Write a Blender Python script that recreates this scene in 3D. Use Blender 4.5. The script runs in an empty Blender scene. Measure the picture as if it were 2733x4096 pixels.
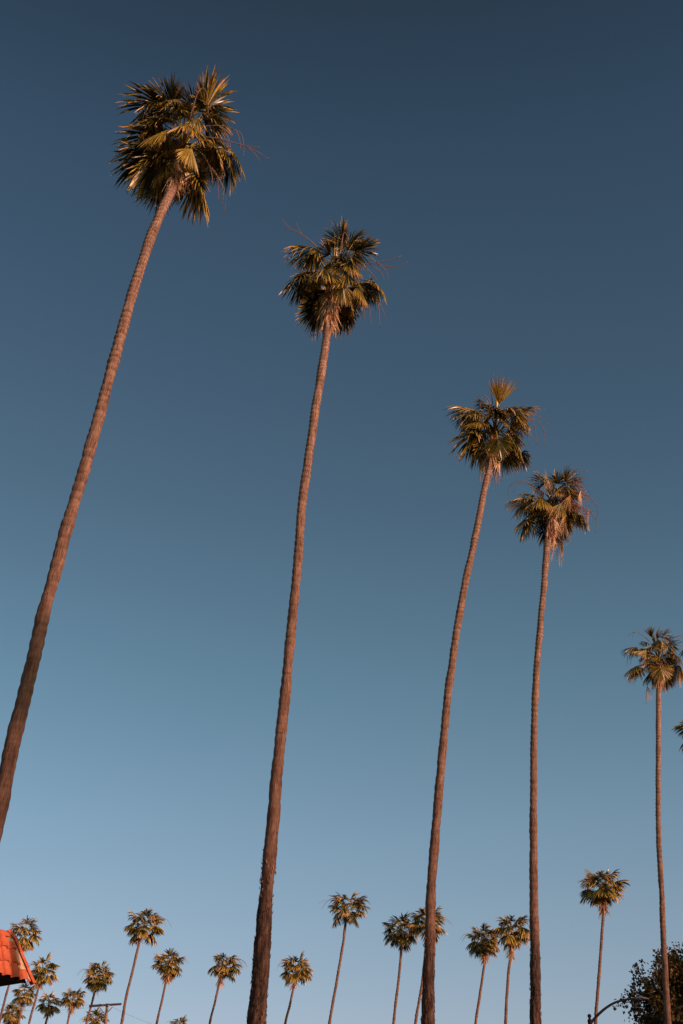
import bpy, math, random
import mathutils
from mathutils import Vector as V, noise
R_ = math.radians
C = bpy.context.scene.collection
scene = bpy.context.scene

# ------------------------------------------------------------------ camera
PITCH = R_(31.6); FPX = 5120.0; CAM = V((0, 0, 1.6))
cam = bpy.data.cameras.new('camera'); cam.sensor_fit = 'VERTICAL'; cam.sensor_height = 36.0; cam.lens = 45.0
cam.clip_end = 5000
co = bpy.data.objects.new('camera', cam); C.objects.link(co)
co.location = CAM; co.rotation_euler = (R_(90) + PITCH, 0, 0)
scene.camera = co
scene.view_settings.view_transform = 'Standard'; scene.view_settings.look = 'None'
scene.view_settings.exposure = 0; scene.view_settings.gamma = 1

# ------------------------------------------------------------------ sky and sun
SUN_AZ = R_(55); SUN_EL = R_(11)          # behind the camera, to the right
TO_SUN = V((math.sin(SUN_AZ) * math.cos(SUN_EL), -math.cos(SUN_AZ) * math.cos(SUN_EL), math.sin(SUN_EL)))
w = bpy.data.worlds.new('World'); scene.world = w; w.use_nodes = True
nt = w.node_tree; bg = nt.nodes['Background']
sky = nt.nodes.new('ShaderNodeTexSky'); sky.sky_type = 'NISHITA'; sky.sun_disc = False
sky.sun_elevation = SUN_EL; sky.sun_rotation = math.pi - SUN_AZ
sky.air_density = 1.0; sky.dust_density = 1.0; sky.ozone_density = 1.0
SKY_RAMP = [(0, 0.931, 0.870, 0.950), (10.1, 0.948, 0.870, 0.955), (13.7, 0.912, 0.893, 0.935), (17.6, 0.835, 0.892, 0.911), (24, 0.650, 0.787, 0.776), (31.8, 0.516, 0.614, 0.622), (36.6, 0.465, 0.549, 0.568), (41.7, 0.420, 0.505, 0.527), (47.4, 0.363, 0.443, 0.480), (50.5, 0.315, 0.382, 0.408), (53.2, 0.285, 0.328, 0.342), (75, 0.220, 0.255, 0.275)]                               # (elevation degrees, r, g, b) tint of the air over the sky model
if SKY_RAMP:
    tc = nt.nodes.new('ShaderNodeTexCoord'); sx = nt.nodes.new('ShaderNodeSeparateXYZ')
    nt.links.new(tc.outputs['Generated'], sx.inputs[0])
    rp = nt.nodes.new('ShaderNodeValToRGB'); el = rp.color_ramp.elements
    for i, (e, r, g, b) in enumerate(SKY_RAMP):
        x = math.sin(R_(e))
        q = el[i] if i < 2 else el.new(x)
        q.position = x; q.color = (r, g, b, 1)
    nt.links.new(sx.outputs[2], rp.inputs[0])
    mx = nt.nodes.new('ShaderNodeMix'); mx.data_type = 'RGBA'; mx.blend_type = 'MULTIPLY'; mx.inputs[0].default_value = 1
    nt.links.new(sky.outputs[0], mx.inputs[6]); nt.links.new(rp.outputs[0], mx.inputs[7])
    nt.links.new(mx.outputs[2], bg.inputs['Color'])
else:
    nt.links.new(sky.outputs[0], bg.inputs['Color'])
bg.inputs['Strength'].default_value = 0.15
sl = bpy.data.lights.new('sun', 'SUN'); sl.energy = 5.0; sl.angle = R_(0.5); sl.color = (1, 0.53, 0.385)
so = bpy.data.objects.new('sun', sl); C.objects.link(so)
so.rotation_euler = TO_SUN.to_track_quat('Z', 'Y').to_euler()

# ------------------------------------------------------------------ where a photo point stands in the world
FWD = V((0, math.cos(PITCH), math.sin(PITCH))); UPV = V((0, -math.sin(PITCH), math.cos(PITCH))); RGT = V((1, 0, 0))
def ray(x, y): return (FWD + RGT * ((x - 1366.5) / FPX) + UPV * ((2048 - y) / FPX)).normalized()
def on_y(x, y, Y): r = ray(x, y); return CAM + r * (Y / r.y)
def at_dist(x, y, d): r = ray(x, y); return CAM + r * (d / math.hypot(r.x, r.y))

# ------------------------------------------------------------------ helpers
class MB:
    def __init__(s): s.v = []; s.f = []; s.m = []; s.a = []; s.tc = []; s.sm = []; s.w = []; s.g = []
    def vert(s, p, a=0.0, tc=(0, 0, 0), wear=0.0, groove=0.0):
        s.w.append(wear); s.g.append(groove)
        s.v.append((p[0], p[1], p[2])); s.a.append(a); s.tc.append(tc); return len(s.v) - 1
    def face(s, idx, m=0, smooth=True): s.f.append(idx); s.m.append(m); s.sm.append(smooth)
    def tube(s, pts, rad, n=6, a=0.0, m=0, cap=True):
        prev = None; rings = []
        for i, p in enumerate(pts):
            d = (pts[min(i + 1, len(pts) - 1)] - pts[max(i - 1, 0)])
            d = d.normalized() if d.length > 1e-9 else V((0, 0, 1))
            if prev is None:
                u = d.orthogonal().normalized()
            else:
                u = (prev - d * prev.dot(d)).normalized()
            prev = u; t = d.cross(u)
            r = rad[i] if isinstance(rad, (list, tuple)) else rad
            rings.append([s.vert(p + (u * math.cos(k * 2 * math.pi / n) + t * math.sin(k * 2 * math.pi / n)) * r, a, (k / n, 0, i)) for k in range(n)])
        for i in range(len(rings) - 1):
            for k in range(n):
                s.face((rings[i][k], rings[i][(k + 1) % n], rings[i + 1][(k + 1) % n], rings[i + 1][k]), m)
        if cap:
            s.face(tuple(rings[0][::-1]), m); s.face(tuple(rings[-1]), m)
    def box(s, o, ax, ay, az, m=0, a=0.0):
        i = [s.vert(o + ax * x + ay * y + az * z, a) for x in (0, 1) for y in (0, 1) for z in (0, 1)]
        for q in ((0, 1, 3, 2), (4, 6, 7, 5), (0, 4, 5, 1), (2, 3, 7, 6), (0, 2, 6, 4), (1, 5, 7, 3)):
            s.face(tuple(i[k] for k in q), m, False)
    def build(s, name, mats, parent=None, loc=None):
        me = bpy.data.meshes.new(name)
        off = V(loc) if loc is not None else V((0, 0, 0))
        me.from_pydata([(x - off.x, y - off.y, z - off.z) for x, y, z in s.v] if loc is not None else s.v, [], s.f)
        me.polygons.foreach_set('material_index', s.m); me.polygons.foreach_set('use_smooth', s.sm)
        at = me.attributes.new('age_tone', 'FLOAT', 'POINT'); at.data.foreach_set('value', s.a)
        at = me.attributes.new('groove', 'FLOAT', 'POINT'); at.data.foreach_set('value', s.g)
        at = me.attributes.new('wear', 'FLOAT', 'POINT'); at.data.foreach_set('value', s.w)
        at = me.attributes.new('along', 'FLOAT_VECTOR', 'POINT'); at.data.foreach_set('vector', [c for t in s.tc for c in t])
        for m in (mats if isinstance(mats, (list, tuple)) else [mats]): me.materials.append(m)
        o = bpy.data.objects.new(name, me); C.objects.link(o)
        if loc is not None: o.location = off
        if parent is not None:
            o.parent = parent
            par = parent; tot = V((0, 0, 0))
            while par is not None: tot = tot + par.location; par = par.parent
            if loc is None: o.location = -tot
            else: o.location = off - tot
        return o
def tag(o, label, cat=None, group=None, kind=None):
    if label: o['label'] = label
    if cat: o['category'] = cat
    if group: o['group'] = group
    if kind: o['kind'] = kind
    return o
def empty(name, loc, label, cat, group=None):
    o = bpy.data.objects.new(name, None); C.objects.link(o); o.location = loc; o.empty_display_size = 0.3
    return tag(o, label, cat, group)
def spline(pts, n):
    out = []; P = [pts[0] * 2 - pts[1]] + list(pts) + [pts[-1] * 2 - pts[-2]]
    for i in range(1, len(P) - 2):
        for k in range(n):
            t = k / n; a, b, c, d = P[i - 1:i + 3]
            out.append(0.5 * ((2 * b) + (c - a) * t + (2 * a - 5 * b + 4 * c - d) * t * t + (3 * b - a - 3 * c + d) * t ** 3))
    out.append(P[-2]); return out

# ------------------------------------------------------------------ materials
def mat(name, base, rough=0.8, spec=0.3):
    m = bpy.data.materials.new(name); m.use_nodes = True
    b = m.node_tree.nodes['Principled BSDF']
    b.inputs['Base Color'].default_value = (*base, 1); b.inputs['Roughness'].default_value = rough
    b.inputs['Specular IOR Level'].default_value = spec
    return m, m.node_tree, b
def nodes(nt, kind, **kw):
    n = nt.nodes.new('ShaderNode' + kind)
    for k, v in kw.items(): setattr(n, k, v)
    return n
def ramp(nt, fac, stops):
    r = nodes(nt, 'ValToRGB'); el = r.color_ramp.elements
    for i, (p, c) in enumerate(stops):
        q = el[i] if i < 2 else el.new(p)
        q.position = p; q.color = (*c, 1)
    nt.links.new(fac, r.inputs[0]); return r.outputs[0]
def mixc(nt, fac, a, b, mode='MIX'):
    m = nodes(nt, 'Mix', data_type='RGBA', blend_type=mode)
    if isinstance(fac, (int, float)): m.inputs[0].default_value = fac
    else: nt.links.new(fac, m.inputs[0])
    for s, i in ((a, 6), (b, 7)):
        if isinstance(s, tuple): m.inputs[i].default_value = (*s, 1)
        else: nt.links.new(s, m.inputs[i])
    return m.outputs[2]
def tex(nt, vec, scale, sc=(1, 1, 1), detail=4, rough=0.55):
    mp = nodes(nt, 'Mapping'); mp.inputs['Scale'].default_value = sc
    nt.links.new(vec, mp.inputs[0])
    n = nodes(nt, 'TexNoise'); n.inputs['Scale'].default_value = scale; n.inputs['Detail'].default_value = detail; n.inputs['Roughness'].default_value = rough
    nt.links.new(mp.outputs[0], n.inputs['Vector']); return n.outputs['Fac']
def attr(nt, name, out='Fac'): a = nodes(nt, 'Attribute', attribute_name=name); return a.outputs[out]
def bump(nt, b, h, strength, dist=0.02):
    n = nodes(nt, 'Bump'); n.inputs['Strength'].default_value = strength; n.inputs['Distance'].default_value = dist
    nt.links.new(h, n.inputs['Height']); nt.links.new(n.outputs[0], b.inputs['Normal'])

def leaf_material(name, green, gold, tan, translucent=0.18, rough=0.36, spec=0.6):
    m, t, b = mat(name, green, rough, spec)
    age_tone = attr(t, 'age_tone')  # golden step paints sunlit leaf into the colour; tan is dry leaf
    col = ramp(t, age_tone, [(0.0, green), (0.10, tuple(c * 1.7 for c in green)), (0.34, gold), (0.62, tan), (1.0, tuple(c * 0.75 for c in tan))])
    geo = nodes(t, 'NewGeometry')
    n = tex(t, geo.outputs['Position'], 9.0)
    col = mixc(t, 0.55, col, ramp(t, n, [(0.3, (0.45, 0.45, 0.45)), (0.7, (1.35, 1.35, 1.35))]), 'MULTIPLY')
    t.links.new(col, b.inputs['Base Color'])
    tr = nodes(t, 'BsdfTranslucent'); t.links.new(col, tr.inputs[0])
    ms = nodes(t, 'MixShader'); ms.inputs[0].default_value = translucent
    out = t.nodes['Material Output']
    t.links.new(b.outputs[0], ms.inputs[1]); t.links.new(tr.outputs[0], ms.inputs[2]); t.links.new(ms.outputs[0], out.inputs[0])
    return m
M_LEAF = leaf_material('palm_leaf', (0.027, 0.030, 0.007), (0.46, 0.31, 0.027), (0.66, 0.39, 0.20), 0.06)
M_TREE = leaf_material('broad_leaf', (0.024, 0.023, 0.006), (0.075, 0.045, 0.009), (0.34, 0.15, 0.03), .12, .6, .2)
def simple_noisy(name, c1, c2, scale, rough=0.8, bs=0.3, sc=(1, 1, 1), dist=0.02, spec=0.3):
    m, t, b = mat(name, c1, rough, spec)
    tcd = nodes(t, 'TexCoord'); n = tex(t, tcd.outputs['Object'], scale, sc)
    t.links.new(ramp(t, n, [(0.3, c1), (0.7, c2)]), b.inputs['Base Color'])
    if bs: bump(t, b, n, bs, dist)
    return m
M_PETIOLE = simple_noisy('petiole', (0.30, 0.23, 0.035), (0.20, 0.16, 0.03), 6, 0.45, 0)
M_STALK = simple_noisy('flower_stalk_bark', (0.13, 0.085, 0.07), (0.24, 0.15, 0.11), 5, 0.7, 0)
M_HEART = simple_noisy('leaf_base_fibre', (0.30, 0.12, 0.07), (0.12, 0.05, 0.03), 14, 0.9, 0.5)
M_DEAD = simple_noisy('dead_leaf', (0.62, 0.395, 0.22), (0.34, 0.20, 0.11), 7, 0.6, 0)
M_SEED = simple_noisy('seed_branch', (0.30, 0.12, 0.085), (0.20, 0.10, 0.07), 9, 0.8, 0)

def bark_material():
    m, t, b = mat('palm_bark', (0.3, 0.2, 0.16), 0.9, 0.15)
    al = attr(t, 'along', 'Vector'); age_tone = attr(t, 'age_tone')
    fib = tex(t, al, 1.0, (30, 30, 3.6), 5, 0.7)       # upright fibres
    blot = tex(t, al, 1.0, (3.5, 3.5, 1.6), 4, 0.6)
    band = tex(t, al, 1.0, (1.2, 1.2, 11), 3, 0.5)
    up = ramp(t, fib, [(0.36, (0.085, 0.052, 0.036)), (0.48, (0.30, 0.195, 0.145)), (0.66, (0.47, 0.295, 0.205))])
    up = mixc(t, 1.0, up, ramp(t, attr(t, 'wear'), [(0.0, (1, 1, 1)), (0.35, (.72, .67, .65)), (0.75, (.45, .40, .39)), (1.0, (.37, .32, .31))]), 'MULTIPLY')  # bark colour gets darker towards the trunk foot
    up = mixc(t, attr(t, 'groove'), up, (0.07, 0.042, 0.032))
    up = mixc(t, 0.75, up, ramp(t, blot, [(0.32, (0.48, 0.43, 0.42)), (0.62, (1.15, 1.15, 1.15))]), 'MULTIPLY')
    up = mixc(t, 0.6, up, ramp(t, band, [(0.32, (0.66, 0.63, 0.6)), (0.6, (1.12, 1.12, 1.12))]), 'MULTIPLY')
    tuft = tex(t, al, 1.0, (9, 9, 2.6), 6, 0.7)
    lo = ramp(t, tuft, [(0.38, (0.018, 0.011, 0.008)), (0.56, (0.070, 0.040, 0.028)), (0.76, (0.24, 0.14, 0.095))])
    # age 0 = clean grey wood, 1 = old thatch of leaf bases
    n2 = tex(t, al, 1.0, (3, 3, 1.1), 4)
    ad = nodes(t, 'Math', operation='ADD'); t.links.new(age_tone, ad.inputs[0])
    sb = nodes(t, 'Math', operation='MULTIPLY_ADD'); t.links.new(n2, sb.inputs[0]); sb.inputs[1].default_value = 0.9; sb.inputs[2].default_value = -0.45
    t.links.new(sb.outputs[0], ad.inputs[1]); ad.use_clamp = True
    f = ramp(t, ad.outputs[0], [(0.25, (0, 0, 0)), (0.75, (1, 1, 1))])
    t.links.new(mixc(t, f, up, lo), b.inputs['Base Color'])
    hh = mixc(t, f, fib, tuft)
    bump(t, b, hh, 0.9, 0.03)
    return m
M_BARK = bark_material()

# ------------------------------------------------------------------ palm building
ZD = V((0, 0, -1))
def fan(mb, hub, tip, up, rng, nseg=36, span=3.9, droop=0.7, fold=0.35, age_tone=0.05, tipage=0.35, pleat=0.5, steps=7, split=0.6, m=0, twist=1.0):
    A = tip - hub; L = A.length * 1.13; A.normalize()
    N = up - A * up.dot(A)
    N = N.normalized() if N.length > 1e-3 else A.orthogonal().normalized()
    S = N.cross(A).normalized()
    dphi = span / nseg
    fan_tone = age_tone
    for i in range(nseg):
        ph = -span / 2 + dphi * (i + 0.5) + rng.uniform(-.12, .12) * dphi
        ln = L * (0.70 + 0.30 * math.cos(ph / 2) ** 2) * rng.uniform(0.88, 1.1)
        d = (A * math.cos(ph) + S * math.sin(ph) - N * fold * abs(math.sin(ph * 0.5)) * 1.2).normalized()
        c = (S * math.cos(ph) - A * math.sin(ph)).normalized()
        dr = droop * rng.choice((0.5, 0.7, 0.9, 1.2, 1.6, 2.8)); p = hub.copy(); dl = ln / steps; side = rng.uniform(-.22, .22); tw = rng.gauss(0, 0.55) * twist
        seg_tone = max(0, fan_tone * .75 + rng.gauss(0, 0.03)) + (rng.uniform(.12, .34) if rng.random() < .2 else 0)  # some strands turned golden: sun highlights painted into the leaf colour
        dead = rng.random() < 0.10
        prev = None; r = 0.0
        for k in range(steps + 1):
            t = k / steps
            if k:
                tt = (k - 0.5) / steps
                dv = (d + ZD * dr * tt ** 1.8 * 1.6 + c * side * max(0, tt - split)).normalized()
                p = p + dv * dl; r += dl
            wj = r * math.tan(dphi / 2) * 1.08
            w0 = ln * split * math.tan(dphi / 2) * 1.08
            wd = wj if t <= split else w0 * max(0.03, 1 - ((t - split) / (1 - split)) ** 1.7)
            wd = max(wd, 0.004 if t < 1 else 0.001)
            a = seg_tone + (tipage * max(0, t - 0.55) / 0.45 if not dead else 0.65 * max(0, t - 0.4))
            q = tw * max(0.15, (t - .25) * 1.9); c2 = c * math.cos(q) + N * math.sin(q); n2 = N * math.cos(q) - c * math.sin(q)
            cur = (mb.vert(p - c2 * wd, a, (i, t, 0)), mb.vert(p + n2 * pleat * wd * 2, a, (i, t, 1)), mb.vert(p + c2 * wd, a, (i, t, 2)))
            if prev:
                mb.face((prev[0], prev[1], cur[1], cur[0]), m, False); mb.face((prev[1], prev[2], cur[2], cur[1]), m, False)
            prev = cur
def petiole(mb, root, hub, rng, r0=0.030, r1=0.014, m=1, lift=0.10):
    L = (hub - root).length
    mid = (root + hub) / 2 + V((0, 0, L * lift))
    pts = spline([root, mid, hub], 4)
    n = len(pts); mb.tube(pts, [r0 + (r1 - r0) * i / (n - 1) for i in range(n)], 5, 0.2, m)
def strip(mb, p, d, L, wd, rng, age_tone=0.7, droop=0.8, m=0, steps=4):
    c = d.cross(V((rng.uniform(-1, 1), rng.uniform(-1, 1), rng.uniform(-.3, .3)))).normalized(); prev = None
    for k in range(steps + 1):
        t = k / steps
        if k: p = p + (d + ZD * droop * t).normalized() * (L / steps)
        ww = wd * (1 - t ** 1.5 * 0.92)
        cur = (mb.vert(p - c * ww, age_tone), mb.vert(p + c * ww, age_tone))
        if prev: mb.face((prev[0], prev[1], cur[1], cur[0]), m, False)
        prev = cur

def trunk(name, parent, pts, rads, seed, thatch_z=None, ds=0.022, n=22, ringlen=0.11, tufts=True, darken_low=1.0, darken0=0.0):
    """pts from the ground upward"""
    rng = random.Random(seed); mb = MB()
    cl = [spline(pts, 12)][0]
    rr = []
    for i in range(len(cl)):
        u = i / 12; k = min(int(u), len(rads) - 2); f = u - k
        rr.append(rads[k] * (1 - f) + rads[k + 1] * f)
    S = [0.0]
    for i in range(1, len(cl)): S.append(S[-1] + (cl[i] - cl[i - 1]).length)
    tot = S[-1]; N = int(tot / ds); j = 0; rings = []; phase = 0.0
    for i in range(N + 1):
        s = tot * i / N
        while j < len(S) - 2 and S[j + 1] < s: j += 1
        f = (s - S[j]) / max(1e-6, S[j + 1] - S[j])
        p = cl[j].lerp(cl[j + 1], f); r = rr[j] * (1 - f) + rr[j + 1] * f
        fromtop = tot - s
        th = 0.0
        if thatch_z is not None:
            z = p.z + 0.9 * noise.noise(V((seed, 0, s * 0.35)))
            th = max(0.0, min(1.0, (thatch_z - z) / 2.5 + 0.5))
        q_ = fromtop / tot
        phase += (tot / N) / (ringlen * (1 + 1.5 * min(1, q_ * 2.2)))
        warp = phase + 0.22 * noise.noise(V((seed * 3.1, 7, s * 1.3)))
        fr = warp % 1.0; jr = noise.noise(V((5, seed, int(warp) * 1.7)))
        ringamp = 0.18 * max(0.25, min(1.0, 1.35 - q_ / 0.62)) * (1 - th)
        ring = ringamp * (math.sin(math.pi * min(1, fr * 1.25)) ** 0.7 - 0.55) * (0.75 + 0.9 * jr)
        slow = 0.13 * noise.noise(V((seed, 3, s * 1.25))) + 0.07 * noise.noise(V((seed, 9, s * 3.2)))
        off = V((noise.noise(V((seed, 20, s * 0.9))), noise.noise(V((seed, 30, s * 0.9))), 0)) * 0.018
        row = []
        for k in range(n):
            an = 2 * math.pi * k / n; cx, cy = math.cos(an), math.sin(an)
            q = V((cx * 1.3 + seed, cy * 1.3, s * 2.2))
            rad = r * (1 + ring + slow + 0.05 * noise.noise(q) + 0.025 * noise.noise(V((cx * 5 + seed, cy * 5, s * 5))))
            if th > 0: rad += r * th * (0.10 * noise.noise(V((cx * 4 + seed, cy * 4, s * 3.5))) + 0.10 * noise.noise(V((cx * 9, cy * 9 + seed, s * 11))) + 0.03)
            row.append(mb.vert(p + V((cx, cy, 0)) * rad + off, th, (cx * 0.3 + seed * 3.7, cy * 0.3, s), darken0 + min(1, q_ * 1.15) * darken_low, max(0, 1 - abs(fr - 0.9) / 0.16) * ringamp / 0.14 * max(0, .28 + .5 * jr + .9 * noise.noise(V((cx * 2.2 + seed, cy * 2.2, s * 2.5))))))
        rings.append(row)
        if th > 0.3 and tufts and p.z > 3:
            for _ in range(3):
                if rng.random() < 0.5:
                    an = rng.uniform(0, 6.283); o = V((math.cos(an), math.sin(an), 0))
                    d = (o * rng.uniform(.12, .5) + V((0, 0, rng.choice((1, 1, -1))))).normalized()
                    strip(mb, p + o * r * 1.0, d, rng.uniform(.05, .13), rng.uniform(.006, .018), rng, age_tone=th, droop=0.1, steps=2)
    for i in range(N):
        for k in range(n):
            mb.face((rings[i][k], rings[i][(k + 1) % n], rings[i + 1][(k + 1) % n], rings[i + 1][k]))
    mb.face(tuple(rings[-1]))
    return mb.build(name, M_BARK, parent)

GROUND_Z = 0.0
def centreline(px, Y, top3=None):
    """px: [(x, y, width)...] from the crown downward -> points from the ground upward, radii"""
    P = [on_y(x, y, Y) for x, y, _ in px]
    Rr = []
    for (x, y, wd), p in zip(px, P):
        Rr.append(wd * 0.5 * ((p - CAM).dot(FWD)) / FPX)
    low = P[-1]; d = P[-1] - P[-3]; sl = d.x / d.z if abs(d.z) > 1e-6 else 0
    z = low.z; x = low.x
    ext = []; k = 4
    for i in range(1, k + 1):
        nz = low.z * (1 - i / k); x = x - sl * (z - nz) * (1 - 0.2 * i); z = nz
        ext.append((V((x, Y, nz)), Rr[-1] * (1 + 0.09 * i)))
    ext[-1][0].z = -0.15
    pts = [e[0] for e in reversed(ext)] + list(reversed(P)); rads = [e[1] for e in reversed(ext)] + list(reversed(Rr))
    return pts, rads

PALM_GROUP = 'tall fan palms along the street'
class Crown:
    """photo coordinates of one close crown -> points in space"""
    def __init__(s, Y, ox, oy, sc, heart):
        s.ox, s.oy, s.sc, s.Y = ox, oy, sc, Y
        s.heart = on_y(ox + heart[0] * sc, oy + heart[1] * sc, Y); s.dist = (s.heart - CAM).dot(FWD)
    def p(s, x, y, depth=0.0):
        r = ray(s.ox + x * s.sc, s.oy + y * s.sc)
        return CAM + r * ((s.dist - depth) / r.dot(FWD))
    def m(s, px): return px * s.sc * s.dist / FPX

def near_palm(label, Y, tr, cr, fronds, stalks, seed, thatch, skirt, fill=10, seedy=None, dead=(), crown_r=620):
    rng = random.Random(seed)
    pts, rads = centreline(tr, Y)
    base = pts[0].copy(); base.z = 0
    root = empty('palm_tree', base, label, 'palm tree', PALM_GROUP)
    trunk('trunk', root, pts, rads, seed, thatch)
    H = cr.heart; top = pts[-1]; Rm = cr.m(crown_r)
    ax = (H - top).normalized()
    # heart: swollen shaft of leaf bases up to the spear leaf
    hb = MB(); n = 9; L = (H - top).length
    cl = [top - ax * 0.05 + (H + V((0, 0, .15)) - top) * (i / n) for i in range(n + 1)]
    hb.tube(cl, [rads[-1] * (0.98 + 0.12 * math.sin(i / n * 3.1)) * (1 - 0.45 * (i / n) ** 2) for i in range(n + 1)], 12)
    for i in range(46):
        f = rng.uniform(0, 1); an = rng.uniform(0, 6.283); o = V((math.cos(an), math.sin(an), 0)); p = top + (H - top) * f + o * rads[-1]
        strip(hb, p, (o * 0.8 + V((0, 0, .8))).normalized(), rng.uniform(.15, .4), .03, rng, droop=0.1, m=0, steps=2)
    for i in range(3):
        d = V((rng.uniform(-.2, .2), rng.uniform(-.2, .2), 1)).normalized()
        fan(hb, H + V((0, 0, .1)), H + d * Rm * rng.uniform(.55, .8), V((1, 0, 0)), rng, 10, 0.5, 0.05, 0.3, 0.15, 0.3, m=1)
    crown = hb.build('crown', [M_HEART, M_LEAF], root)
    up = V((0, 0, 1))
    def one(hub, tip, age_tone, nseg=48, span=None, droop=None, fold=None, rootp=None, name='frond', tipage=None, twist=1.0):
        mb = MB()
        out = hub - H; rp = rootp or (H - ax * rng.uniform(0, 0.45) * L * 0.8)
        petiole(mb, rp, hub, rng)
        A = (tip - hub).normalized(); o2 = (tip - H).normalized()
        N = (up * 0.75 + o2 * 0.9 + V((rng.uniform(-.25, .25), rng.uniform(-.25, .25), 0)))
        fan(mb, hub, tip, N, rng, nseg, span or rng.uniform(3.3, 4.2), rng.uniform(.35, .8) if droop is None else droop,
            rng.uniform(.45, .95) if fold is None else fold, age_tone, tipage if tipage is not None else rng.uniform(.1, .5), twist=twist)
        return mb.build(name, [M_LEAF, M_PETIOLE], crown)
    for fr in fronds:
        (hx, hy), (tx, ty), dh, dt, age_tone = fr[:5]; kw = fr[5] if len(fr) > 5 else {}
        one(cr.p(hx, hy, dh), cr.p(tx, ty, dt), age_tone, **kw)
    for i in range(fill + 3):
        an = 2.399 * i + rng.uniform(-.4, .4); e = rng.uniform(-.55, .9)
        d = V((math.cos(an) * math.cos(e), math.sin(an) * math.cos(e), math.sin(e)))
        hub = H + d * Rm * rng.uniform(.30, .46); d2 = (d + ZD * rng.uniform(.3, .9)).normalized()
        one(hub, hub + d2 * Rm * rng.uniform(.36, .44), rng.uniform(0, .22))
    # dry skirt of old leaves round the trunk top
    if skirt:
        sb = MB(); cnt, lo, ln = skirt
        for i in range(int(cnt * 2.6)):
            an = rng.uniform(0, 6.283); o = V((math.cos(an), math.sin(an), 0)); f = rng.uniform(.05, .8)
            p = top + (H - top) * f + o * rads[-1] * 1.0
            strip(sb, p, (o * rng.uniform(.2, .65) + ZD * rng.uniform(.5, 1.2)).normalized(), ln * rng.choice((.35, .5, .7, .9, 1.15)), rng.uniform(.007, .022), rng, age_tone=0.7, droop=rng.uniform(.6, 2.2), m=0)
        o = sb.build('dead_leaf_skirt', [M_DEAD], crown)
    for (a, b, dh, dt) in dead:
        mb = MB(); hub = cr.p(*a, dh); tip = cr.p(*b, dt); L2 = (tip - hub).length
        petiole(mb, H - ax * .3 * L, hub, rng)
        fan(mb, hub, tip, up * .5 + (hub - H).normalized(), rng, 18, 1.5, 1.2, 1.1, 0.62, 0.3, split=0.25)
        o = mb.build('dead_frond', [M_LEAF, M_STALK], crown); tag(o, 'dry tan frond hanging limp')
    for st in stalks:
        main = st[0]; mb = MB()
        def line(q, r0, r1):
            P3 = spline([cr.p(x, y, d) for x, y, d in q], 5); k = len(P3)
            mb.tube(P3, [r0 + (r1 - r0) * i / (k - 1) for i in range(k)], 5)
            return P3
        big = line(main, 0.020, 0.008)
        for br in st[1:]: line(br, 0.013, 0.006)
        mb.build('flower_stalk', M_STALK, crown)
    if seedy:
        for (x0, y0, x1, y1, k) in seedy:
            mb = MB(); q0 = cr.p(x0, y0, .5); q1 = cr.p(x1, y1, .5)
            ms = spline([H, q0 + V((0, 0, .1)), (q0 + q1) / 2 + V((0, 0, .12)), q1], 5)
            mb.tube(ms, [0.022 - 0.015 * i / (len(ms) - 1) for i in range(len(ms))], 5)
            for i in range(k):
                p = q0.lerp(q1, rng.random()) + V([rng.uniform(-.12, .12) for _ in range(3)])
                d = V((rng.uniform(-1, 1), rng.uniform(-1, 1), rng.uniform(-1, .6))).normalized()
                strip(mb, p, d, rng.uniform(.12, .35), .007, rng, droop=.9, steps=3)
            o = mb.build('seed_cluster', M_SEED, crown); tag(o, 'reddish brown spent seed branches')
    return root

# ---- close palms: hub, tip, depth of hub and tip towards the camera (m), age (0 green, .3 golden
c1 = Crown(24.46, 400, 250, .44643, (770, 680))
F1 = [((560, 400), (240, 210), .2, .3, .06, dict(droop=.7, span=4.2)), ((520, 330), (300, 420), .3, .4, .04), ((640, 400), (545, 140), -.1, .0, .10, dict(span=2.6, droop=.3)),
      ((945, 420), (1090, 170), -.3, -.6, .0, dict(span=4.6, droop=.35, fold=.25)), ((850, 430), (800, 190), -.2, .1, .05), ((1000, 400), (1150, 400), -.4, -.5, .05),
      ((720, 470), (640, 300), .0, .3, .05), ((760, 420), (790, 300), .3, .6, .12), ((880, 500), (870, 620), .6, .7, .12, dict(span=2.6)),
      ((590, 610), (330, 720), 1.0, 1.1, .26, dict(span=2.6, twist=.5, tipage=.1)), ((500, 660), (150, 690), .1, .1, .08), ((440, 760), (110, 860), .2, .3, .05),
      ((460, 850), (120, 1030), .0, .1, .03), ((520, 880), (250, 1130), .4, .5, .08), ((560, 1080), (330, 1220), -.4, -.5, .0, dict(droop=.15, fold=.15, span=3.0)),
      ((825, 775), (885, 975), 1.25, 1.3, .26, dict(droop=.3, fold=.75, span=3.4, twist=.6, tipage=.15)), ((620, 700), (640, 820), .7, .8, .2),
      ((960, 690), (1060, 830), .3, .4, .10), ((1040, 790), (1130, 1000), .3, .4, .14), ((1190, 810), (1320, 1010), .0, .1, .05), ((1150, 820), (1250, 1120), -.1, -.1, .03),
      ((880, 1060), (1000, 1390), .1, .2, .02, dict(span=4.0)), ((850, 1040), (870, 1330), .3, .4, .08), ((760, 950), (790, 1200), .2, .3, .06),
      ((640, 830), (540, 1060), .6, .7, .12), ((580, 900), (440, 1090), .5, .6, .1), ((700, 330), (760, 470), .5, .6, .08), ((600, 760), (470, 900), .5, .6, .12)]
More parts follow.
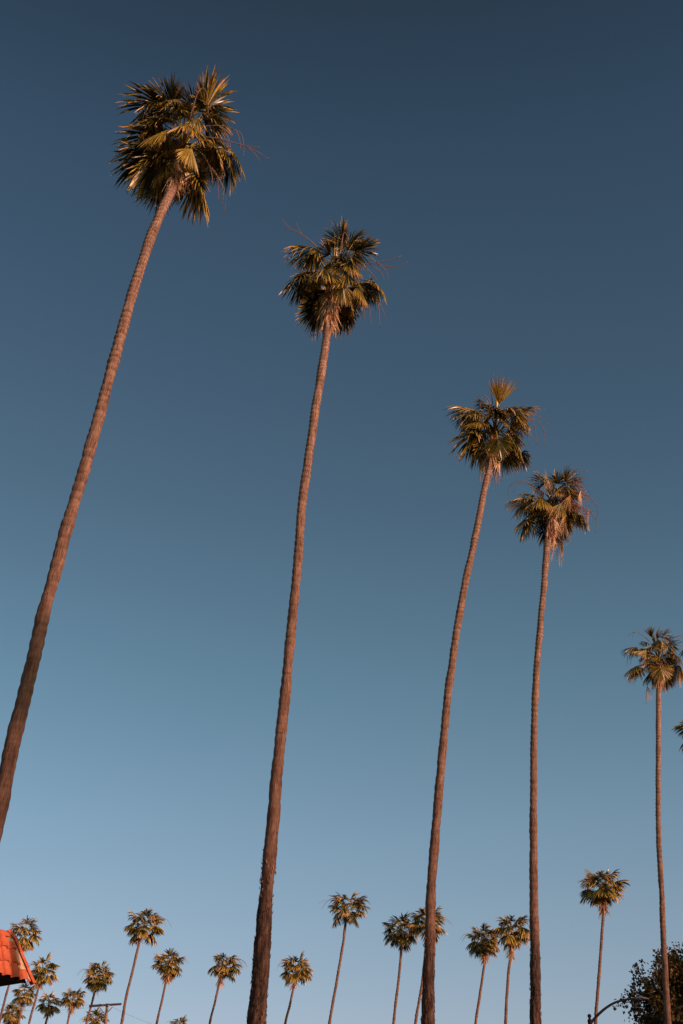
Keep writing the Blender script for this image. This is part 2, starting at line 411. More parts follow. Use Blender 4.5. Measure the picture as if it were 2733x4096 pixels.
S1 = [[[(800, 640, .3), (900, 580, .4), (1060, 565, .4), (1180, 590, .4), (1240, 650, .4), (1265, 790, .4)], [(1060, 565, .4), (1120, 620, .4), (1160, 700, .4), (1175, 800, .4)], [(1180, 590, .4), (1265, 640, .4), (1290, 760, .4), (1285, 850, .4)], [(1090, 575, .5), (1140, 660, .5), (1150, 780, .5)]],
      [[(800, 670, .3), (900, 665, .4), (1080, 685, .4), (1300, 750, .4), (1410, 800, .4), (1510, 862, .4)], [(1250, 735, .4), (1340, 750, .4), (1430, 755, .4)], [(1310, 755, .4), (1380, 810, .4), (1438, 885, .4)], [(1060, 680, .4), (1110, 740, .4), (1140, 790, .4)]],
      [[(820, 760, .3), (940, 850, .6), (1000, 990, .6), (1005, 1100, .6)], [(960, 900, .6), (1045, 1000, .6), (1060, 1120, .6), (1065, 1240, .6)], [(980, 930, .6), (1080, 1060, .6), (1125, 1200, .6), (1115, 1350, .6)], [(1060, 1030, .6), (1105, 1150, .6), (1095, 1280, .6)]],
      [[(790, 560, .6), (860, 310, .9), (920, 230, .9), (960, 290, .9), (970, 480, .9)], [(860, 310, .9), (840, 400, .9), (835, 470, .9)], [(890, 330, .9), (960, 370, .9), (995, 420, .9)]]]
T1 = [(690, 745, 36), (679, 777, 38), (643, 853, 41), (601, 955, 39), (559, 1083, 39), (522, 1200, 42), (462, 1421, 43), (402, 1642, 44), (341, 1864, 49), (275, 2085, 50), (216, 2306, 51), (177, 2443, 54), (140, 2613, 56), (88, 2826, 60), (37, 3038, 62), (-3, 3251, 62), (-30, 3379, 62)]
near_palm('tallest fan palm at far left, its trunk slanting out of the left edge', 24.46, T1, c1, F1, S1, 11, 3.0, (150, 0, .46), fill=9, dead=[((690, 900), (640, 1130), .9, .9), ((760, 960), (800, 1180), .7, .7)])

c2 = Crown(30.06, 1050, 840, .38265, (750, 720))
F2 = [((560, 400), (235, 345), .0, .0, .06, dict(span=4.2)), ((540, 430), (330, 560), .2, .3, .03), ((830, 370), (815, 120), -.3, -.4, .06, dict(span=3.0, droop=.25)), ((760, 330), (650, 290), -.1, -.1, .10),
      ((970, 430), (1190, 350), -.3, -.5, .0, dict(span=4.4, fold=.25, droop=.3)), ((960, 330), (1060, 230), -.4, -.6, .04), ((900, 420), (930, 200), -.4, -.5, .02), ((700, 470), (640, 300), .3, .4, .12), ((820, 540), (850, 720), .6, .7, .16, dict(span=2.8)),
      ((950, 590), (1060, 690), .3, .4, .18), ((900, 560), (980, 700), .5, .6, .14), ((420, 690), (170, 860), .2, .3, .08), ((450, 720), (270, 950), .1, .1, .03), ((640, 680), (480, 740), .6, .7, .2, dict(span=3.0)), ((560, 700), (380, 800), .4, .5, .1),
      ((720, 690), (705, 850), .7, .8, .16), ((840, 790), (855, 985), 1.0, 1.05, .22, dict(span=2.0, twist=.9, droop=.5)), ((1000, 800), (1110, 990), .5, .6, .2, dict(span=2.6)), ((1170, 750), (1330, 920), .0, .0, .06), ((1130, 760), (1200, 1010), -.1, -.1, .02),
      ((600, 960), (370, 1080), .0, .0, .02, dict(span=3.6)), ((600, 1000), (490, 1310), -.1, -.1, .01, dict(droop=.2)), ((900, 1010), (1020, 1110), -.1, -.1, .06), ((870, 1040), (890, 1300), -.1, -.1, .05), ((610, 880), (600, 1090), .5, .6, .2), ((790, 1080), (810, 1310), -.3, -.3, .03),
      ((690, 560), (590, 640), .4, .5, .08), ((930, 900), (960, 1090), .3, .4, .1), ((680, 1000), (640, 1180), .3, .4, .1)]
S2 = [[[(700, 600, .2), (560, 380, .2), (420, 265, .2), (310, 210, .2), (235, 215, .2)], [(330, 220, .2), (270, 175, .2), (198, 95, .2)], [(420, 265, .2), (380, 200, .2), (350, 130, .2)]],
      [[(800, 640, .3), (990, 575, .3), (1180, 550, .3), (1320, 522, .3), (1450, 480, .3)], [(1190, 555, .3), (1300, 590, .3), (1430, 580, .3), (1525, 538, .3)], [(1200, 560, .3), (1290, 630, .3), (1316, 725, .3)], [(1140, 580, .3), (1240, 650, .3), (1275, 735, .3)], [(1080, 600, .3), (1150, 670, .3), (1200, 730, .3)]],
      [[(800, 760, .3), (960, 880, .4), (1050, 1000, .4), (1075, 1180, .4)], [(1000, 920, .4), (1110, 1000, .4), (1140, 1210, .4)]], [[(820, 740, .2), (1050, 820, .2), (1200, 960, .2), (1230, 1235, .2)], [(1140, 890, .2), (1245, 1010, .2), (1300, 1185, .2)]],
      [[(780, 560, .7), (830, 330, .8), (850, 240, .8), (885, 270, .8), (880, 380, .8)], [(840, 290, .8), (832, 400, .8), (838, 500, .8)]]]
T2 = [(1312, 1300, 32), (1305, 1360, 32), (1278, 1538, 33), (1242, 1777, 34.5), (1209, 2015, 35), (1191, 2253, 36), (1168, 2492, 38), (1151, 2670, 41), (1133, 2855, 44), (1107, 3109, 48), (1085, 3364, 53), (1073, 3491, 54), (1062, 3619, 55), (1053, 3746, 62), (1039, 3937, 66), (1027, 4096, 73)]
near_palm('second largest fan palm, lower trunk wrapped in shaggy dark thatch', 30.06, T2, c2, F2, S2, 23, 10.4, (190, 0, .58), fill=8, dead=[((690, 1060), (655, 1290), .5, .5)])

c3 = Crown(38.06, 1730, 1480, .44643, (565, 520))
F3 = [((600, 310), (622, 80), .2, .3, .26, dict(span=1.5, droop=.05, fold=.2, twist=.25, tipage=.0)), ((390, 360), (145, 290), .1, .1, .10, dict(span=3.2)), ((390, 370), (170, 400), .0, .0, .02), ((480, 310), (390, 240), -.1, -.1, .1), ((420, 460), (285, 490), .6, .7, .22, dict(span=3.0)),
      ((380, 580), (120, 620), .2, .2, .03), ((380, 590), (230, 760), .2, .2, .08), ((440, 660), (330, 860), -.2, -.2, .01), ((585, 620), (590, 790), 1.25, 1.3, .26, dict(droop=.15, fold=.1, span=3.4, twist=.4, tipage=.1)), ((690, 600), (770, 770), .3, .4, .16), ((800, 740), (840, 890), .1, .1, .08),
      ((650, 720), (700, 930), .0, .0, .01), ((750, 370), (930, 300), -.1, -.2, .06), ((760, 400), (900, 530), .1, .1, .08), ((600, 350), (570, 450), .5, .6, .14), ((680, 340), (770, 350), .0, .0, .02), ((500, 690), (480, 880), .1, .1, .05), ((740, 670), (800, 850), .1, .1, .06), ((660, 430), (700, 520), .4, .5, .12), ((560, 700), (540, 860), .3, .4, .06)]
S3 = [[[(600, 480, .2), (740, 400, .3), (880, 440, .3), (925, 560, .3), (940, 680, .3)], [(760, 410, .3), (840, 520, .3), (860, 675, .3)], [(800, 400, .3), (970, 480, .3), (1005, 590, .3), (1004, 672, .3)], [(850, 395, .3), (960, 420, .3), (1065, 507, .3)], [(820, 390, .3), (920, 357, .3), (1015, 353, .3)]],
      [[(600, 540, .3), (690, 540, .4), (760, 600, .4), (812, 685, .4)]], [[(560, 400, -.1), (530, 220, -.1), (535, 110, -.1), (548, 28, -.1)]],
      [[(560, 440, .5), (500, 260, .6), (440, 230, .6), (390, 280, .6), (340, 365, .6)], [(470, 240, .6), (495, 330, .6), (510, 450, .6)], [(440, 230, .6), (430, 320, .6), (420, 440, .6)]]]
T3 = [(1962, 1855, 22), (1957, 1874, 23), (1940, 1948, 25.5), (1902, 2144, 27.5), (1860, 2339, 29), (1826, 2535, 29.5), (1798, 2731, 31), (1777, 2927, 31.5), (1758, 3145, 36), (1742, 3340, 37), (1726, 3535, 38), (1721, 3730, 42), (1715, 3925, 47), (1712, 4096, 52)]
near_palm('leaning fan palm with one upright bright frond on top, beside the shorter one', 38.06, T3, c3, F3, S3, 37, 10.6, (110, 0, .5), fill=7, crown_r=440, dead=[((450, 780), (395, 1000), .2, .2), ((570, 800), (540, 1030), .2, .2), ((470, 800), (450, 960), .5, .5), ((610, 800), (600, 960), .4, .4)])

c4 = Crown(43.11, 1730, 1480, .44643, (1080, 1180))
F4 = [((1010, 1020), (925, 890), .0, .0, .05), ((1110, 1020), (1130, 890), -.2, -.3, .05, dict(span=3.0)), ((1190, 1010), (1235, 870), -.2, -.3, .08, dict(span=2.6)), ((1230, 1030), (1340, 960), -.1, -.2, .05), ((840, 1150), (655, 1180), .7, .8, .27, dict(span=3.4, twist=.5, droop=.3, tipage=.1)), ((900, 1120), (770, 1090), .0, .0, .02), ((860, 1170), (700, 1290), .2, .2, .04),
      ((820, 1340), (710, 1440), .2, .2, .16), ((840, 1350), (780, 1520), .1, .1, .03), ((950, 1340), (890, 1490), .1, .1, .01), ((1160, 1190), (1010, 1270), .7, .8, .2, dict(span=2.6)), ((1130, 1080), (1200, 1120), .5, .6, .22), ((1330, 1300), (1405, 1430), .0, .0, .12), ((1290, 1300), (1340, 1400), .0, .0, .06),
      ((1100, 1320), (1080, 1450), .4, .4, .1), ((1180, 1340), (1215, 1490), .2, .2, .16), ((1040, 1400), (970, 1570), -.1, -.1, .01), ((1100, 1420), (1110, 1590), -.1, -.1, .03), ((1000, 1100), (930, 1060), .3, .3, .04), ((1010, 1200), (900, 1260), .3, .4, .05), ((1240, 1180), (1330, 1230), .1, .1, .06), ((960, 1180), (880, 1190), .2, .2, .02), ((1040, 1060), (1050, 980), .3, .4, .06)]
S4 = [[[(1040, 1130, .2), (910, 1040, .3), (800, 992, .3), (705, 1030, .3), (670, 1120, .3)], [(900, 1035, .3), (780, 1012, .3), (720, 1095, .3)]], [[(1130, 1140, .2), (1330, 1100, .3), (1440, 1170, .3), (1482, 1260, .3), (1465, 1350, .3)], [(1310, 1100, .3), (1390, 1180, .3), (1425, 1280, .3)]],
      [[(1140, 1180, .3), (1340, 1220, .3), (1440, 1300, .3), (1476, 1380, .3), (1455, 1450, .3)]], [[(1130, 1100, -.1), (1240, 950, -.1), (1300, 912, -.1), (1392, 905, -.1)]], [[(1080, 1100, .6), (1000, 1000, .7), (920, 940, .7), (910, 1020, .7)], [(960, 980, .7), (965, 1100, .7), (960, 1220, .7)]], [[(1090, 1120, .6), (1060, 1010, .7), (1045, 1080, .7), (1085, 1150, .7)], [(1050, 1040, .7), (990, 1080, .7), (985, 1240, .7)]]]
T4 = [(2198, 2160, 28), (2190, 2183, 28), (2171, 2399, 24), (2149, 2647, 26), (2137, 2896, 27), (2135, 3145, 28), (2134, 3393, 32), (2137, 3642, 36), (2140, 3808, 38), (2142, 3950, 41), (2144, 4096, 44)]
near_palm('straight fan palm with a tangle of reddish seed branches in its crown', 43.11, T4, c4, F4, S4, 41, 11.6, (110, 0, .45), fill=7, crown_r=420, seedy=[(1160, 1060, 1280, 1260, 170), (1280, 1000, 1390, 1140, 90), (1250, 1190, 1400, 1300, 130)],
          dead=[((1110, 1420), (1085, 1620), .3, .3), ((1090, 1340), (1110, 1500), .8, .8), ((1190, 1290), (1210, 1470), .5, .5), ((1240, 1120), (1220, 1270), .7, .7), ((1330, 1080), (1340, 1210), .5, .5), ((1160, 1480), (1138, 1740), .1, .1), ((1040, 985), (1000, 1060), .8, .9), ((1400, 1250), (1395, 1360), .2, .2)])

c5 = Crown(57.48, 2433, 2450, .25532, (800, 690))
F5 = [((850, 390), (930, 225), -.1, -.1, .06), ((770, 400), (790, 235), .0, .0, .12, dict(span=2.6)), ((680, 390), (645, 235), -.1, -.1, .14, dict(span=1.2, droop=.1)), ((610, 470), (490, 440), -.1, -.1, .01), ((430, 540), (190, 570), .1, .1, .1), ((600, 600), (400, 590), 1.0, 1.1, .28, dict(span=2.4, droop=.2, twist=.3, tipage=.1)), ((600, 640), (690, 690), .5, .6, .2),
      ((440, 840), (230, 950), .2, .2, .18), ((460, 850), (280, 1050), .1, .1, .03), ((825, 870), (850, 1080), 1.3, 1.35, .24, dict(droop=.2, fold=.15, twist=.4, tipage=.1)), ((660, 930), (530, 1110), .0, .0, .01), ((700, 960), (690, 1200), -.1, -.1, .01), ((960, 620), (1060, 740), .1, .1, .04), ((1000, 560), (1080, 640), .2, .2, .14), ((1110, 830), (1160, 1090), .1, .1, .18), ((1050, 850), (1030, 1010), .1, .1, .02),
      ((950, 970), (1010, 1160), -.1, -.1, .05), ((880, 1020), (910, 1230), .1, .1, .16), ((1200, 560), (1370, 650), .0, .0, .08), ((1180, 440), (1330, 380), -.1, -.1, .06), ((830, 450), (850, 590), .5, .6, .2), ((700, 480), (650, 600), .4, .4, .08), ((560, 670), (460, 760), .2, .2, .04), ((940, 430), (1000, 340), -.2, -.2, .03), ((780, 420), (720, 520), .4, .4, .06), ((900, 480), (950, 560), .4, .4, .08)]
S5 = [[[(760, 600, .1), (610, 415, .1), (520, 345, .1), (430, 300, .1), (320, 362, .1)], [(440, 305, .1), (395, 330, .1), (385, 402, .1)]], [[(700, 660, .3), (430, 600, .3), (330, 650, .3), (298, 760, .3), (300, 855, .3)], [(400, 610, .3), (365, 720, .3), (345, 830, .3)]], [[(720, 680, .6), (560, 650, .7), (500, 760, .7), (515, 900, .7), (510, 1040, .7)], [(540, 670, .7), (545, 780, .7)]],
      [[(850, 620, .2), (960, 420, .2), (1080, 370, .2), (1220, 325, .2)], [(1000, 390, .2), (1080, 400, .2), (1150, 480, .2)], [(1050, 380, .2), (1140, 380, .2), (1200, 440, .2)]], [[(740, 740, .2), (660, 880, .3), (610, 1160, .1), (590, 1450, .1)]], [[(860, 720, .5), (900, 820, .5), (930, 940, .5)], [(870, 730, .5), (960, 850, .5), (980, 960, .5)]]]
T5 = [(2635, 2740, 20), (2634, 2777, 20), (2634, 2997, 20), (2633, 3235, 20), (2638, 3413, 21), (2648, 3591, 21.5), (2655, 3769, 23), (2665, 3947, 23.5), (2674, 4096, 24)]
near_palm('fan palm at right edge with crown cut by the frame, trunk before the leafy tree', 57.48, T5, c5, F5, S5, 53, 5.0, (110, 0, .45), fill=7, crown_r=520, dead=[((610, 1150), (595, 1380), .1, .1), ((880, 1030), (900, 1230), .4, .4), ((1120, 900), (1140, 1150), .2, .2)])

# ---- far palms
def far_palm(label, crown_c, rpx, tr, seed, H=26.6, lush=0.5, lean=0):
    """crown_c px centre, rpx crown radius in photo px, tr trunk px points top to bottom (with widths)"""
    r = ray(*crown_c); d = H / math.tan(math.asin(r.z)); Y = at_dist(*crown_c, d).y
    Hc = on_y(*crown_c, Y); dist = (Hc - CAM).dot(FWD); Rm = rpx * 1.08 * dist / FPX
    pts, rads = centreline(tr, Y)
    return whole_palm(label, Hc, Rm, pts, rads, seed)
def whole_palm(label, Hc, Rm, pts, rads, seed):
    rng = random.Random(seed)
    base = pts[0].copy(); base.z = 0
    root = empty('palm_tree', base, label, 'palm tree', PALM_GROUP)
    trunk('trunk', root, pts, rads, seed, 5.0, ds=0.06, n=12, ringlen=0.2, tufts=False, darken_low=0.5, darken0=.40)
    top = pts[-1]; mb = MB(); up = V((0, 0, 1))
    heart = Hc.copy(); ax = (heart - top)
    cl = [top + ax * (i / 5) for i in range(6)]
    mb.tube(cl, [rads[-1] * (1.1 - 0.5 * (i / 5) ** 2) for i in range(6)], 8, m=2)
    nf = rng.randint(19, 31); wide = rng.uniform(1.08, 1.28); low = rng.uniform(1.9, 2.45); hang = rng.uniform(.7, 1.4)
    for i in range(nf):
        an = 2.399 * i + rng.uniform(-.4, .4); q = i / nf
        e = 1.25 - low * q + rng.uniform(-.22, .22)
        dd = V((math.cos(an) * math.cos(e), math.sin(an) * math.cos(e), math.sin(e)))
        dd = V((dd.x * wide, dd.y * wide, dd.z))
        s = rng.uniform(.85, 1.15)
        hub = heart + dd * Rm * .48 * s
        d2 = (dd + ZD * rng.uniform(.15, .75) * (0.4 + q) * hang).normalized()
        petiole(mb, heart - ax * rng.uniform(0, .5) * (0.3 + q), hub, rng, .028, .016)
        o2 = dd * .9 + up * .7
        fan(mb, hub, hub + d2 * Rm * .52 * s, o2, rng, 22, rng.uniform(3.0, 4.1), rng.uniform(.3, .9), rng.uniform(.3, .8), rng.choice((0, .02, .05, .12, .26)), rng.uniform(.1, .6), steps=5)
    for i in range(rng.choice((30, 60, 120, 200))):
        an = rng.uniform(0, 6.283); o = V((math.cos(an), math.sin(an), 0)); p = top + ax * rng.uniform(-.05, .8) + o * rads[-1]
        strip(mb, p, (o * rng.uniform(.35, 1.1) + ZD * .6).normalized(), rng.uniform(.3, .75), .03, rng, droop=.9, m=3)
    for i in range(rng.choice((1, 2, 2, 3))):
        an = rng.uniform(0, 6.283); o = V((math.cos(an), math.sin(an), 0)); P = [heart, heart + (o * .55 + up * .35) * Rm]
        for b in range(3):
            o3 = (o + V((rng.uniform(-.4, .4), rng.uniform(-.4, .4), 0))).normalized(); f = rng.uniform(.8, 1.2)
            q = spline(P + [heart + (o3 * .95 * f + up * .30) * Rm, heart + (o3 * 1.2 * f + up * rng.uniform(-.25, .15)) * Rm], 4)
            mb.tube(q, [.022 - .012 * k / (len(q) - 1) for k in range(len(q))], 4, m=5)
    if rng.random() < .6:
        q0 = heart + V((rng.uniform(-.5, .5), -.5, .0)) * Rm
        for i in range(70):
            p = q0 + V([rng.uniform(-.18, .18) * Rm for _ in range(3)])
            strip(mb, p, V((rng.uniform(-1, 1), rng.uniform(-1, 1), -1)).normalized(), rng.uniform(.2, .45), .012, rng, droop=.8, steps=2, m=4)
    mb.build('crown', [M_LEAF, M_PETIOLE, M_HEART, M_DEAD, M_SEED, M_STALK], root)

FAR = [
 ('far palm whose crown shows just above the red roof edge', (100, 3735), 66, [(90, 3800, 9), (62, 3870, 9), (33, 3952, 9), (16, 4015, 9.5), (2, 4072, 10)]),
 ('far palm touching the lower tip of the red roof', (172, 3880), 60, [(156, 3942, 8.5), (140, 4010, 9), (116, 4096, 9.5)]),
 ('small palm tucked directly under the red roof eave', (100, 3978), 50, [(88, 4022, 8), (82, 4055, 8.5), (74, 4096, 9)]),
 ('bushy far palm third from the roof, dry tuft hanging under its crown', (196, 4012), 50, [(193, 4060, 8), (189, 4075, 8.5), (183, 4096, 9)]),
 ('round headed far palm between the bushy one and the one behind the crossarm', (292, 3994), 48, [(282, 4042, 8), (277, 4066, 8), (270, 4096, 8.5)]),
 ('far palm whose trunk passes behind the left end of the utility crossarm', (395, 3903), 61, [(379, 3968, 9), (364, 4028, 9), (346, 4096, 9.5)]),
 ('low far palm at the bottom left corner, half hidden by a slanting trunk', (50, 4056), 44, [(46, 4100, 8), (42, 4130, 8), (36, 4170, 8.5)]),
 ('crown tip of a palm peeping at the very bottom left', (50, 4112), 40, [(45, 4150, 7), (42, 4175, 7.5), (38, 4200, 8)]),
 ('far palm crown right behind the wooden utility pole', (382, 4084), 46, [(379, 4130, 8), (375, 4155, 8), (370, 4185, 8.5)]),
 ('tallest far palm on the left, long thin trunk right of the utility pole', (576, 3702), 74, [(558, 3768, 10), (532, 3880, 10.5), (505, 3990, 11), (487, 4096, 12)]),
 ('far palm with drooping stalks, next right of the tallest left one', (674, 3858), 59, [(666, 3918, 9), (649, 4000, 9), (627, 4096, 9.5)]),
 ('far palm just left of the thatched thick trunk', (898, 3863), 62, [(878, 3932, 9), (860, 4010, 9), (839, 4096, 9.5)]),
 ('top of a palm crown barely rising over the bottom edge', (714, 4108), 44, [(706, 4155, 8), (700, 4185, 8), (694, 4215, 8.5)]),
 ('far palm just right of the thatched thick trunk', (1187, 3880), 65, [(1175, 3950, 9), (1160, 4020, 9.5), (1141, 4096, 10)]),
 ('lone far palm in the middle with pinkish seed tassels', (1388, 3634), 78, [(1384, 3680, 10), (1372, 3780, 10.5), (1345, 3940, 11), (1318, 4096, 12)]),
 ('far palm overlapping its taller neighbour left of the leaning trunk', (1602, 3728), 72, [(1609, 3762, 10), (1597, 3900, 10.5), (1585, 4000, 11), (1575, 4096, 11.5)]),
 ('far palm with crown behind the leaning palm trunk', (1710, 3697), 74, [(1706, 3765, 10), (1692, 3909, 10.5), (1676, 4010, 11), (1662, 4096, 11.5)]),
 ('shorter palm of the overlapping pair left of the straight trunk', (1933, 3763), 66, [(1941, 3840, 10), (1926, 3940, 10.5), (1914, 4020, 11), (1903, 4096, 11.5)]),
 ('taller palm of the overlapping pair, crown touching the straight trunk', (2048, 3722), 75, [(2043, 3822, 11), (2034, 3900, 11.5), (2027, 4000, 12), (2023, 4096, 12.5)]),
 ('solitary round palm on the right above the street lamp', (2409, 3553), 86, [(2414, 3640, 12), (2408, 3744, 12), (2397, 3897, 13), (2389, 4000, 13.5), (2383, 4096, 14)]),
 ('palm at the right edge showing only the tips of its fronds', (2824, 2930), 118, [(2830, 3040, 18), (2832, 3250, 18), (2836, 3500, 19), (2845, 3800, 20), (2854, 4096, 21)]),
]
for i, (lab, cc, rp_, tr) in enumerate(FAR):
    far_palm(lab, cc, rp_, tr, 100 + i * 7, H=27.0 if cc[0] > 2700 else 26.6)

# a palm on the camera's own side of the street, out of the picture: its crown shades a stretch of the nearest trunk
q = on_y(138, 2650, 24.46); h_ = 28.2
Hs = q + V((TO_SUN.x, TO_SUN.y, TO_SUN.z)) * ((h_ - q.z) / TO_SUN.z)
whole_palm('tall fan palm on the camera side of the street', Hs, 1.45, [V((Hs.x - 2.8, Hs.y, -.1)), V((Hs.x - 1.9, Hs.y, 9)), V((Hs.x - .8, Hs.y, 19)), V((Hs.x - .1, Hs.y, 26.8))], [.3, .22, .18, .15], 999)

# ------------------------------------------------------------------ broad-leaved tree behind the right palm
def broad_tree():
    rng = random.Random(5); Y = 63.0
    cen = on_y(2772, 4072, Y); Rx, Rz = 3.0, 3.3
    base = V((cen.x, Y, 0))
    root = empty('broadleaf_tree', base, 'dark bushy broadleaf tree with russet leaves behind the street lamp arm', 'tree')
    tb = MB()
    tp = spline([base + V((0, 0, -.1)), base + V((.1, 0, 3)), base + V((0, .1, 6)), V((cen.x, Y, cen.z + 1.5))], 6)
    tb.tube(tp, [.34 - .25 * i / (len(tp) - 1) for i in range(len(tp))], 10)
    tips = []
    def clear(p): return p
    for i in range(74):
        an = 2.399 * i + rng.uniform(-.3, .3); e = rng.uniform(-.5, 1.4)
        d = V((math.cos(an) * math.cos(e), math.sin(an) * math.cos(e), math.sin(e)))
        rr = rng.uniform(.62, 1.04)
        end = cen + V((d.x * Rx, d.y * Rx, d.z * Rz)) * rr
        st = base + V((0, 0, rng.uniform(cen.z - 4.5, cen.z + .3)))
        q = spline([st, (st + end) / 2 + V((0, 0, .5)), end], 6)
        tb.tube(q, [.085 - .07 * k / (len(q) - 1) for k in range(len(q))], 6)
        tips.append((q, end))
    tb.build('trunk', M_TRUNK, root)
    lb = MB()
    def leafy(p, d, s):
        n = V((rng.gauss(0, 1), rng.gauss(0, 1), rng.gauss(.4, 1))).normalized()
        a = (d - n * d.dot(n)); a = a.normalized() if a.length > 1e-3 else n.orthogonal(); b = n.cross(a)
        age_tone = max(0, min(.95, rng.gauss(.24, .16)))  # golden leaves carry painted sunlight in their colour
        out = ((0, 0), (.32, -.22), (.30, -.52), (.52, -.30), (1.0, 0), (.52, .30), (.30, .52), (.32, .22))
        idx = [lb.vert(p + (a * x + b * y + n * (-.18 * x * x)) * s, age_tone) for x, y in out]
        lb.face((idx[0], idx[1], idx[3], idx[4]), 0, False); lb.face((idx[0], idx[4], idx[5], idx[7]), 0, False)
        lb.face((idx[1], idx[2], idx[3]), 0, False); lb.face((idx[5], idx[6], idx[7]), 0, False)
    for q, end in tips:
        for _ in range(16):
            f = rng.uniform(.4, 1.05); k = min(len(q) - 1, int(f * (len(q) - 1))); c0 = q[k]
            tw = c0 + V((rng.gauss(0, .34), rng.gauss(0, .34), rng.gauss(0, .34)))
            lb.tube([c0, (c0 + tw) / 2 + V((0, 0, .06)), tw], [.012, .008, .004], 4, .9, 1)
            for _ in range(24):
                p = c0.lerp(tw, rng.uniform(.2, 1.1)) + V([rng.gauss(0, .15) for _ in range(3)])
                leafy(p, V((rng.gauss(0, .6), rng.gauss(0, .6), -.6)), rng.uniform(.11, .2))
    k = 0
    while k < 9000:
        d = V((rng.uniform(-1, 1), rng.uniform(-1, 1), rng.uniform(-1, 1)))
        if d.length > .86 + .42 * noise.noise(V((d.x * 3, d.y * 3, d.z * 3 + 4))) or noise.noise(V((d.x * 4.5, d.y * 4.5, d.z * 4.5))) < -.02: continue
        k += 1
        leafy(cen + V((d.x * Rx, d.y * Rx, d.z * Rz)), V((rng.gauss(0, .6), rng.gauss(0, .6), -.6)), rng.uniform(.12, .22))
    lb.build('crown', [M_TREE, M_TRUNK], root)
M_TRUNK = simple_noisy('tree_bark', (0.16, 0.11, 0.08), (0.26, 0.19, 0.14), 6, 0.9, 0.5)
broad_tree()

